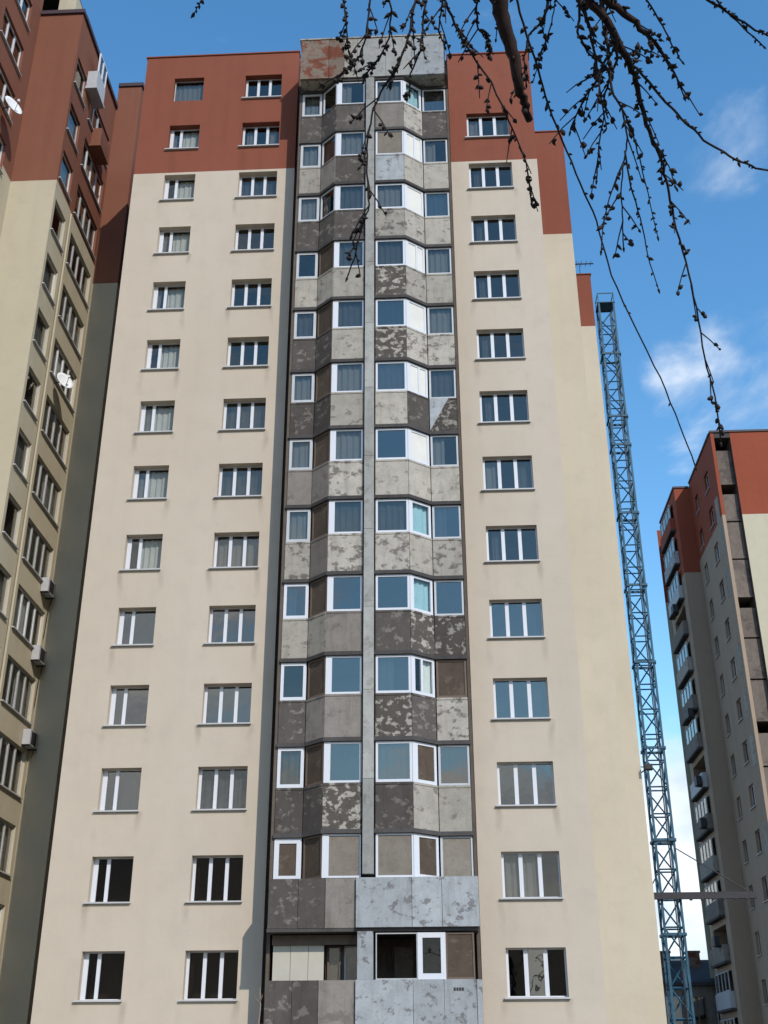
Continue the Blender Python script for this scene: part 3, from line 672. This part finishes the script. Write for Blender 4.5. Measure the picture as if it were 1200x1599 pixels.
# roof-top plant room behind the coping
wall(left, (-17.6, 1.6), (1, 0), 0.85, 46.06, 49.2, (), None, [M['cream_left']], name='plant_room')
wall(left, (-16.75, 1.6), (0, 1), 1.0, 46.06, 49.2, (), None, [M['cream_left']], name='plant_room')
mb = MB(); mb.box(-17.6, -16.75, 1.61, 2.6, 49.2, 49.3); link('plant_room_roof', mb.mesh('plant_room_roof', [M['roofing']]), left, rel(left, ID))
# projecting enclosed balcony at the top of the side
for (y, z) in ((1.7, 43.1), (3.2, 41.0)):
    mb = MB(); mb.box(-15.68, -15.2, y, y + 1.2, z, z + 1.0); mb.box(-15.70, -15.15, y - .05, y + 1.25, z - 0.12, z - .002)
    b = link('enclosed_balcony', mb.mesh('enclosed_balcony', [M['greyframe'] if z > 42 else M['red_left']]), left, rel(left, ID))
    if z > 42: window(left, (-15.2, y), (0, 1), 0.05, z + 1.0, 1.1, 1.2, (0.5,), 'glass_blue', None, sill=False, room=False, inset=0.0)
# drain pipe
mb = MB(); mb.bar((-15.62, 2.05, 0), (-15.62, 2.05, 35.8), 0.045, 8)
link('drain_pipe', mb.mesh('drain_pipe', [M['cream_left']]), left, rel(left, ID))

# dishes and air conditioners on it
def dish(loc, face, r, label, group='satellite dishes on the left tower'):
    t = empty('satellite_dish', loc, label, 'satellite dish', group)
    f = Vector(face).normalized(); q = f.to_track_quat('Z', 'Y').to_matrix().to_4x4()
    mb = MB(); n = 16; rings = 4; mb.v.append((0, 0, 0))
    for j in range(1, rings + 1):
        rr = r * j / rings
        for k in range(n): a = 2 * math.pi * k / n; mb.v.append((rr * math.cos(a), rr * math.sin(a), 0.25 * rr * rr / r))
    for k in range(n): mb.f.append((0, 1 + k, 1 + (k + 1) % n)); mb.m.append(0)
    for j in range(rings - 1):
        for k in range(n):
            a = 1 + j * n + k; b = 1 + j * n + (k + 1) % n
            mb.f.append((a, a + n, b + n, b)); mb.m.append(0)
    i0 = len(mb.v)
    d = link('dish', mb.mesh('dish', [M['whitepaint']]), t, q, True)
    sm = d.modifiers.new('thick', 'SOLIDIFY'); sm.thickness = 0.012
    mb = MB(); mb.bar(q @ Vector((0, -r * 0.9, 0.1)), q @ Vector((0, 0, r * 0.9)), 0.012, 6); mb.bar((0, 0, 0), Vector((-0.45 if face[0] > 0 else 0.45, 0.05, -0.02)), 0.022, 6)
    link('arm', mb.mesh('arm', [M['steel']]), t)
    mb = MB(); e = q @ Vector((0, 0, r * 0.9)); mb.box(e.x - .04, e.x + .04, e.y - .04, e.y + .04, e.z - .05, e.z + .05)
    link('receiver', mb.mesh('receiver', [M['whitepaint']]), t)
dish((-17.2, -2.0, 38.15), (0.9, -0.5, 0.35), 0.45, 'big white satellite dish high on the red nearest block at the left edge')
dish((-15.25, 3.0, 27.7), (0.8, -0.6, 0.3), 0.40, 'white satellite dish on the cream window side of the left tower')
def ac(loc, label, grp='air conditioners on the left tower'):
    t = empty('air_conditioner', loc, label, 'air conditioner', grp)
    mb = MB(); mb.box(0, 0.30, -0.42, 0.42, 0, 0.58); link('casing', mb.mesh('casing', [M['greyframe']]), t)
    mb = MB(); mb.box(0.30, 0.31, -0.30, 0.22, 0.05, 0.53)
    for j in range(6): mb.box(0.31, 0.318, -0.30, 0.22, 0.08 + j * 0.08, 0.10 + j * 0.08)
    link('grille', mb.mesh('grille', [M['steel']]), t)
    mb = MB(); mb.box(-0.02, 0.34, -0.36, -0.31, -0.05, 0); mb.box(-0.02, 0.34, 0.31, 0.36, -0.05, 0); link('bracket', mb.mesh('bracket', [M['steel']]), t)
    mb = MB(); mb.tube([(0.15, 0.43, 0.15, .02), (0.14, 0.55, 0.0, .02), (0.06, 0.58, -0.5, .02), (0.03, 0.56, -1.6, .018)], 6); link('hose', mb.mesh('hose', [M['steel']]), t)
ac((-15.68, 5.45, 12.95), 'grey air conditioner under a low window at the far corner of the left tower')
ac((-15.68, 5.2, 19.05), 'grey air conditioner below the mid-height wide window of the left tower')
ac((-15.68, 5.2, 16.2), 'grey air conditioner one storey below the mid-height one on the left tower')

# ================================================================== RIGHT TOWER
right = empty('apartment_tower', (22, 38, 0), 'distant cream and orange-red tower at the right edge, its shaded balcony side facing left', 'apartment tower')
mr = [M['cream_right'], M['red_right']]
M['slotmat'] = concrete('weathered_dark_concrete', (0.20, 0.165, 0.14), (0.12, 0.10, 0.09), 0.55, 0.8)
RT = 42.5
hA = [(24.6 - 20.95, 26.4 - 20.95, 2.9 + ST * k, 4.3 + ST * k) for k in range(0, 14)]
for k in range(0, 14):
    window(right, (20.95, 34.6), (1, 0), 24.6 - 20.95, 2.9 + ST * k, 1.8, 1.4, (0.33, 0.67), 'glass', None, mt=0.12)
wall(right, (20.95, 34.6), (1, 0), 11.0, 0, RT, hA, RED, mr)
wall(right, (31.95, 34.6), (0, 1), 16, 0, RT, (), RED, mr)
wall(right, (31.95, 50.6), (-1, 0), 13.5, 0, RT, (), RED, mr)
# dark concrete loggia slot between the lit wall and the corner pier
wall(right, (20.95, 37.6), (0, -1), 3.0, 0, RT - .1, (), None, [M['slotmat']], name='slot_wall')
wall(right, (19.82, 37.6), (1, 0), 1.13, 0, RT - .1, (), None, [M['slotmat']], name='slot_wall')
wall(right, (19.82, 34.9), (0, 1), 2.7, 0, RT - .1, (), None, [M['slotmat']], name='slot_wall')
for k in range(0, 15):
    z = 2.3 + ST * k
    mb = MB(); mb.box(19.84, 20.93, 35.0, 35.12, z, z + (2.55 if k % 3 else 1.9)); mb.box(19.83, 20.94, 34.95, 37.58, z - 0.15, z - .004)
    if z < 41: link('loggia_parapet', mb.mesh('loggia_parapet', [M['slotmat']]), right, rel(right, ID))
mg = [M['cream_shaded'], M['red_right']]
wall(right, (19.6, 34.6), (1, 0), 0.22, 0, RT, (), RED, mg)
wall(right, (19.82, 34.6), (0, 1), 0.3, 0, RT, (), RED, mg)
# shaded side with two columns of narrow windows
hB = []
for k in range(0, 14):
    z = 2.9 + ST * k
    for (a, w_) in ((1.2, 1.0), (4.6, 1.2)):
        hB.append((a, a + w_, z, z + 1.4))
        window(right, (19.6, 42.5), (0, -1), a, z, w_, 1.4, (0.5,), 'glass', None, fm='greyframe' if (k * 7 + int(a)) % 3 else 'upvc', mt=0.06, border=0.05)
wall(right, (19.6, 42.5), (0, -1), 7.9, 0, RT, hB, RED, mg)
for k in range(0, 14):   # pale repaired render patches beside the near windows
    if k % 4 == 1: continue
    mb = MB(); z = 2.3 + ST * k + (k % 3) * .2
    mb.box(19.585, 19.598, 35.1, 36.0 - (k % 2) * .2, z, z + 1.9); link('render_patch', mb.mesh('render_patch', [M['g']]), right, rel(right, ID))
# block behind with balconies
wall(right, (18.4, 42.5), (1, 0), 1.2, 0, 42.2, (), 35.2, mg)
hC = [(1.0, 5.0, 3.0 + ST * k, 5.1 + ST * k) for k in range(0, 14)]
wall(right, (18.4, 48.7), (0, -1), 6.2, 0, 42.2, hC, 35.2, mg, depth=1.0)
wall(right, (19.6, 48.7), (-1, 0), 1.2, 0, 42.2, (), 35.2, mr)
for k in range(0, 14):
    z = 3.0 + ST * k
    pm = ['board', 'm', 'g', 'greyframe', 'm'][(k * 3) % 5] if k not in (12, 13) else ('red_right' if k == 13 else 'w')
    mb = MB(); mb.box(18.05, 18.12, 43.6, 47.8, z - .15, z + 0.85); mb.box(18.12, 18.39, 43.6, 43.67, z - .15, z + .85); mb.box(18.12, 18.39, 47.73, 47.8, z - .15, z + .85)
    par = link('balcony', mb.mesh('balcony', [M[pm]]), right, rel(right, ID))
    mb = MB(); mb.box(18.0, 18.39, 43.55, 47.85, z - .30, z - .155); s_ = link('balcony_slab', mb.mesh('balcony_slab', [M['slab']]), par)
    if k % 4 != 2:
        window(right, (18.12, 47.75), (0, -1), 0.05, z + 0.86, 4.0, 1.2, (0.25, 0.5, 0.75), ['glass', 'glass_blue', 'glass', 'glass'], [(0.05, 0.5, 'curtain_grey')] if k % 3 == 0 else None,
               fm='greyframe' if k % 3 else 'upvc_dull', sill=False, room=False, inset=0.0)
    mb = MB(); mb.box(19.38, 19.40, 43.7, 47.7, z, z + 2.1); link('loggia_back_wall', mb.mesh('loggia_back_wall', [M['strip']]), right, rel(right, ID))
mb = MB(); mb.box(20.96, 31.9, 34.62, 50.5, RT - .4, RT - .02); mb.box(19.62, 20.95, 34.62, 50.5, RT - .4, RT - .02); mb.box(18.42, 19.58, 42.52, 48.6, 41.8, 42.15)
link('roof', mb.mesh('roof', [M['roofing']]), right, rel(right, ID))
for (a, b, c, d, z) in ((19.55, 32.0, 34.52, 34.9, RT), (19.52, 19.9, 34.92, 42.4, RT), (18.32, 19.5, 42.42, 42.8, 42.2), (18.32, 18.6, 42.82, 48.7, 42.2)):
    mb = MB(); mb.box(a, b, c, d, z, z + 0.15); link('roof_coping', mb.mesh('roof_coping', [M['darkmetal']]), right, rel(right, ID))
for (y, z, w_) in ((44.6, 33.4, 'highest'), (43.9, 25.2, 'second highest'), (43.9, 20.4, 'middle'), (44.2, 17.6, 'second lowest'), (44.5, 10.0, 'lowest')):
    t = empty('air_conditioner', (17.62, y, z - .6), w_ + ' of the small dark air conditioners on the right tower\'s balcony side', 'air conditioner', 'air conditioners on the right tower')
    mb = MB(); mb.box(0, 0.36, -0.4, 0.4, 0, 0.6); mb.box(0.10, 0.44, -0.3, 0.3, -0.06, -0.004); link('casing', mb.mesh('casing', [M['steel']]), t)

# ================================================================== LATTICE MAST
mast = empty('lattice_mast', (11.45, 25.0, 0), 'tall blue steel lattice mast with ladder sections behind the beige tower', 'lattice mast')
hw = 0.47; TOP = 46.6
for i, (sx, sy) in enumerate(((-1, -1), (1, -1), (1, 1), (-1, 1))):
    mb = MB(); mb.box(sx * hw - 0.055, sx * hw + 0.055, sy * hw - 0.055, sy * hw + 0.055, 0, TOP); link('leg', mb.mesh('leg', [M['blue']]), mast)
n = int(TOP / 1.4)
corners = [(-hw, -hw), (hw, -hw), (hw, hw), (-hw, hw)]
def brace_mesh(flip):
    mb = MB()
    for i in range(4):
        a = corners[i]; b = corners[(i + 1) % 4]
        if flip: a, b = b, a
        mb.bar((a[0], a[1], 0.05), (b[0], b[1], 1.35), 0.04, 4)
        a, b = corners[i], corners[(i + 1) % 4]
        mb.bar((a[0], a[1], 0), (b[0], b[1], 0), 0.042, 4)
    return mb.mesh('bracing', [M['blue']])
bm = [brace_mesh(0), brace_mesh(1)]
for i in range(n): link('bracing', bm[i % 2], mast, Matrix.Translation((0, 0, i * 1.4)))
def collar_mesh():
    mb = MB()
    for (a, b, c, d) in ((-.58, .58, -.60, -.52), (-.58, .58, .52, .60), (-.60, -.52, -.51, .51), (.52, .60, -.51, .51)):
        mb.box(a, b, c, d, 0, 0.13)
    return mb.mesh('collar', [M['blue']])
cm = collar_mesh()
for z in (8.0, 12.6, 17.4, 22.2, 26.8, 31.4, 36.0, 38.0, 42.6): link('collar', cm, mast, Matrix.Translation((0, 0, z)))
mb = MB(); mb.box(0.55, 0.62, -0.2, 0.2, 0, TOP - 2)
for i in range(60): mb.box(0.62, 0.66, -0.2, 0.2, 0.4 + i * 0.75, 0.44 + i * 0.75)
mb2 = MB(); mb2.bar((0.15, -0.62, 0), (0.15, -0.62, TOP - 1), 0.035, 6)
link('cable_conduit', mb2.mesh('cable_conduit', [M['steel']]), mast)
mb = MB(); mb.box(-.56, .56, -.56, .56, TOP, TOP + 0.06)
for (a, b) in ((-.5, -.5), (.5, -.5), (.5, .5), (-.5, .5)): mb.box(a - .03, a + .03, b - .03, b + .03, TOP + .06, TOP + 0.8)
for (a, b, c, d) in ((-.5, .5, -.52, -.48), (-.5, .5, .48, .52), (-.52, -.48, -.47, .47), (.48, .52, -.47, .47)): mb.box(a, b, c, d, TOP + .72, TOP + 0.79)
link('top_platform', mb.mesh('top_platform', [M['blue']]), mast)
mb = MB(); mb.box(-1.35, 4.2, -0.85, -0.62, 9.70, 10.02); mb.box(-1.35, -1.1, -0.88, -0.59, 9.68, 10.07)
mb.bar((4.0, -0.73, 9.95), (0.5, -0.6, 12.2), 0.03, 6); mb.bar((-1.2, -0.73, 9.95), (-0.4, -0.55, 11.2), 0.03, 6)
for i in range(6): mb.box(0.9 + i * .55, 1.0 + i * .55, -0.88, -0.59, 9.64, 9.70)
link('cross_beam', mb.mesh('cross_beam', [M['steel']]), mast)

# ================================================================== LOW HOUSE at the back
hs = empty('low_building', (16.5, 52, 0), 'low building with a dark roof and chimney between the beige tower and the right tower', 'building')
mb = MB(); mb.box(-4.5, 6, -2, 6, 0, 7.6); link('wall', mb.mesh('wall', [M['m']]), hs)
mb = MB()
mb.quad((-4.8, -2.3, 7.5), (6.3, -2.3, 7.5), (6.3, 2, 9.4), (-4.8, 2, 9.4)); mb.quad((6.3, 6.3, 7.5), (-4.8, 6.3, 7.5), (-4.8, 2, 9.4), (6.3, 2, 9.4))
mb.box(-4.8, 6.3, -2.32, -2.0, 7.38, 7.62); mb.quad((-4.8, 6.3, 7.5), (-4.8, -2.3, 7.5), (-4.8, 2, 9.4), (-4.8, 2, 9.4)); mb.quad((6.3, -2.3, 7.5), (6.3, 6.3, 7.5), (6.3, 2, 9.4), (6.3, 2, 9.4))
rf = link('roof', mb.mesh('roof', [M['roofing']]), hs)
for x in (-1.2, 0.9):
    mb = MB(); mb.box(x, x + 0.9, 0.6, 1.3, 8.2, 9.75); mb.box(x - .06, x + .96, .54, 1.36, 9.75, 9.9); link('chimney', mb.mesh('chimney', [M['redstain']]), rf)
for i, (x, w_, m_) in enumerate(((-4.2, 0.7, 'oldwood'), (-3.1, 1.3, 'greyframe'), (-1.4, 1.0, 'upvc'), (0.2, 1.1, 'oldwood'), (2.0, 1.2, 'upvc'))):
    for z in (1.4, 4.4):
        window(hs, (hs.location.x, hs.location.y - 2.03), (1, 0), x, z, w_, 2.3, (0.5,), 'glass_blue' if i % 2 else 'glass', None, fm=m_, sill=False, room=False, inset=-0.02)
mb = MB(); mb.box(-0.2, 0.15, -2.1, -2.01, 0, 7.3); link('pilaster', mb.mesh('pilaster', [M['redstain']]), hs)

# ================================================================== small fittings on the main tower
t = empty('floodlight', (8.46, 12.0, 13.0), 'small dark floodlight on a bracket at the far right corner of the beige tower', 'floodlight')
mb = MB(); mb.bar((0, 0.1, 0.2), (0.25, -0.15, 0.35), 0.025, 6); mb.bar((0, 0.1, 0.45), (0.25, -0.15, 0.35), 0.025, 6); link('bracket', mb.mesh('bracket', [M['steel']]), t)
mb = MB(); mb.box(0.08, 0.42, -0.38, -0.15, 0.22, 0.46); mb.box(0.10, 0.40, -0.42, -0.38, 0.24, 0.44); link('lamp_head', mb.mesh('lamp_head', [M['steel']]), t)
t = empty('roof_antenna', (8.1, 13.0, 39.24), 'thin roof antenna with one crossbar on the lowest stepped wing of the beige tower', 'antenna')
mb = MB(); mb.bar((0, 0, 0), (0, 0, 1.6), 0.02, 6); link('pole', mb.mesh('pole', [M['steel']]), t)
mb = MB(); mb.bar((-0.55, 0, 1.5), (0.75, 0, 1.5), 0.035, 6)
for i in range(5): mb.bar((-0.4 + i * .25, -0.25, 1.5), (-0.4 + i * .25, 0.25, 1.5), 0.012, 4)
link('crossbar', mb.mesh('crossbar', [M['steel']]), t)

# ================================================================== TREE over the viewer
tree = empty('bare_tree', (4.6, -38.4, 0), 'bare dark tree whose budding branches hang down across the top of the sky', 'tree')
def wobble(pts, sub=3, amp=0.35, seed=0):
    r = random.Random(seed); out = []
    for i in range(len(pts) - 1):
        a = pts[i]; b = pts[i + 1]
        for j in range(sub):
            t = j / sub; p = [a[k] + (b[k] - a[k]) * t for k in range(4)]
            if j: 
                for k in range(3): p[k] += r.uniform(-1, 1) * amp * min(0.010, p[3] * 0.8)
            out.append(tuple(p))
    out.append(pts[-1]); return out
def trel(pts): return [(p[0] - 4.6, p[1] + 38.4, p[2], p[3]) for p in pts]
trunk = [(4.6, -38.4, -0.1, 0.30), (4.55, -38.3, 1.2, 0.24), (4.6, -38.1, 3.2, 0.20), (4.3, -37.7, 5.2, 0.17), (3.9, -37.0, 7.2, 0.14), (3.7, -36.6, 9.5, 0.08), (3.9, -36.4, 12.0, 0.03)]
mb = MB(); mb.tube(trel(wobble(trunk, 3, 1, 1)), 10); link('trunk', mb.mesh('trunk', [M['bark']]), tree, None, True)
limbs = [[(4.3, -37.7, 5.3, 0.12), (3.4, -36.0, 7.0, 0.10), (2.3, -34.2, 7.9, 0.085), (1.2, -33.1, 7.75, 0.07), (0.3, -32.7, 7.55, 0.055), (-0.7, -32.55, 7.75, 0.04), (-1.7, -32.5, 7.7, 0.02)],
         [(3.4, -36.0, 7.0, 0.07), (3.2, -34.0, 7.6, 0.055), (2.6, -32.6, 7.6, 0.04), (1.7, -32.3, 7.35, 0.03), (1.2, -32.3, 7.25, 0.02)],
         [(3.9, -37.0, 7.0, 0.08), (5.2, -35.5, 8.8, 0.05), (6.3, -34.5, 10.2, 0.02)], [(4.3, -37.7, 5.4, 0.09), (5.6, -38.8, 7.4, 0.05), (6.8, -39.6, 8.9, 0.02)],
         [(3.8, -36.8, 8.0, 0.06), (2.6, -37.2, 9.6, 0.035), (1.5, -37.5, 10.8, 0.015)]]
lm = []
for i, l in enumerate(limbs):
    w_ = wobble(l, 4, 1, 10 + i); lm += w_
    mb = MB(); mb.tube(trel(w_), 8); link('limb', mb.mesh('limb', [M['bark']]), tree, None, True)
def bud_into(mb, p, d, L, r):
    d = Vector(d).normalized(); u = d.orthogonal().normalized(); w = d.cross(u); i = len(mb.v)
    mb.v.append(tuple(Vector(p) - d * L * .1))
    for (t, rr) in ((0.25, 1.0), (0.6, 0.8)):
        for k in range(5):
            a = 2 * math.pi * k / 5; mb.v.append(tuple(Vector(p) + d * L * t + (u * math.cos(a) + w * math.sin(a)) * r * rr))
    mb.v.append(tuple(Vector(p) + d * L))
    for k in range(5):
        k2 = (k + 1) % 5
        mb.f += [(i, i + 1 + k2, i + 1 + k), (i + 1 + k, i + 1 + k2, i + 6 + k2, i + 6 + k), (i + 6 + k, i + 6 + k2, i + 11)]; mb.m += [0, 0, 0]
for ti, tw in enumerate(TWIGS):
    # join the twig to the nearest limb above the view
    s = Vector(tw[0][:3])
    c = min(lm, key=lambda q: (Vector(q[:3]) - s).length)
    up = [(c[0], c[1], c[2], tw[0][3] * 1.1), ((c[0] + s.x) / 2, (c[1] + s.y) / 2, (c[2] + s.z) / 2 + 0.08, tw[0][3] * 1.05)] if tw[0][2] > 6.75 else []
    w_ = wobble(up + list(tw), 4, 1.0, 50 + ti)
    mb = MB(); mb.tube(trel(w_), 6)
    br = link('branch' if tw[0][3] > 0.018 else 'twig', mb.mesh('twig', [M['bark'] if tw[0][3] > 0.018 else M['twig']]), tree, None, True)
    rb = random.Random(200 + ti); mb = MB()
    W2 = trel(w_)
    long_ = len(tw) > 9
    for j in range(1 + len(up) * 4, len(W2) - 1):
        if long_ and j > len(W2) * 0.45 and rb.random() < 0.85: continue
        for rep in range(rb.choice((0, 1, 1, 2, 3))):
            a = Vector(W2[j][:3]); b = Vector(W2[j + 1][:3]); t = rb.random(); p = a.lerp(b, t); d = (b - a).normalized()
            side = Vector((rb.uniform(-1, 1), rb.uniform(-1, 1), rb.uniform(-1, 1))); side = (side - d * side.dot(d)).normalized()
            big = rb.random() < 0.16
            bud_into(mb, p + side * W2[j][3] * .8, d * 0.75 + side * 0.8, rb.uniform(.018, .032) * (1.7 if big else .85), rb.uniform(.005, .008) * (1.8 if big else 1))
    if ti < 25 and tw[-1][3] < 0.02:
        bud_into(mb, W2[-1][:3], Vector(W2[-1][:3]) - Vector(W2[-2][:3]), 0.035, 0.007)
    b_ = link('bud', mb.mesh('bud', [M['bud']]), br, None, True); b_['kind'] = 'stuff'
# short side shoots in the dense middle clump
rb = random.Random(77); mb = MB(); mbb = MB()
for ti in CLUMP:
    W2 = trel(wobble(list(TWIGS[ti]), 4, 1.0, 50 + ti))
    for j in range(2, len(W2) - 2, 2):
        if rb.random() < 0.2: continue
        a = Vector(W2[j][:3]); d = (Vector(W2[j + 1][:3]) - a).normalized()
        side = Vector((rb.uniform(-1, 1), rb.uniform(-.5, .5), rb.uniform(-.4, .4))); d2 = (d * 0.9 + side * 0.8).normalized() 
        L = rb.uniform(0.06, 0.19); m_ = a + d2 * L * .5 + Vector((0, 0, -0.01)); e = a + d2 * L + Vector((0, 0, -L * .25))
        mb.tube([(*a, .0042), (*m_, .0036), (*e, .0028)], 5)
        for q in range(rb.randint(2, 5)):
            p = a.lerp(e, rb.uniform(.3, 1)); sd = Vector((rb.uniform(-1, 1), rb.uniform(-1, 1), rb.uniform(-1, .3)))
            bud_into(mbb, p, sd, rb.uniform(.02, .045), rb.uniform(.007, .015))
o_ = link('side_shoots', mb.mesh('side_shoots', [M['twig']]), tree); o_['kind'] = 'stuff'
o_ = link('bud', mbb.mesh('bud', [M['bud']]), tree, None, True); o_['kind'] = 'stuff'

# ================================================================== sapling in front of the tower
sp_ = empty('bare_sapling', (-4.35, -8.0, 0), 'thin pale bare sapling in front of the lower left corner of the loggia column', 'sapling')
rs = random.Random(5)
tp = [(0, 0, -0.05, .035), (0.03, 0, 1.2, .028), (-0.02, 0.02, 2.3, .02), (0.05, 0, 3.1, .012), (0.02, 0, 3.55, .006)]
mb = MB(); mb.tube(tp, 7); link('trunk', mb.mesh('trunk', [M['sapbark']]), sp_, None, True)
for i in range(14):
    z = rs.uniform(1.4, 3.3); a = rs.uniform(0, 6.28); L = rs.uniform(.25, .6) * (1.3 - z / 4)
    p = Vector((0.02, 0, z)); q = p + Vector((math.cos(a) * L * .6, math.sin(a) * L * .6, L * .8)); m_ = p.lerp(q, .5) + Vector((0, 0, -.03))
    mb = MB(); mb.tube([(*p, .009), (*m_, .007), (*q, .004)], 5)
    link('twig', mb.mesh('twig', [M['sapbark']]), sp_)
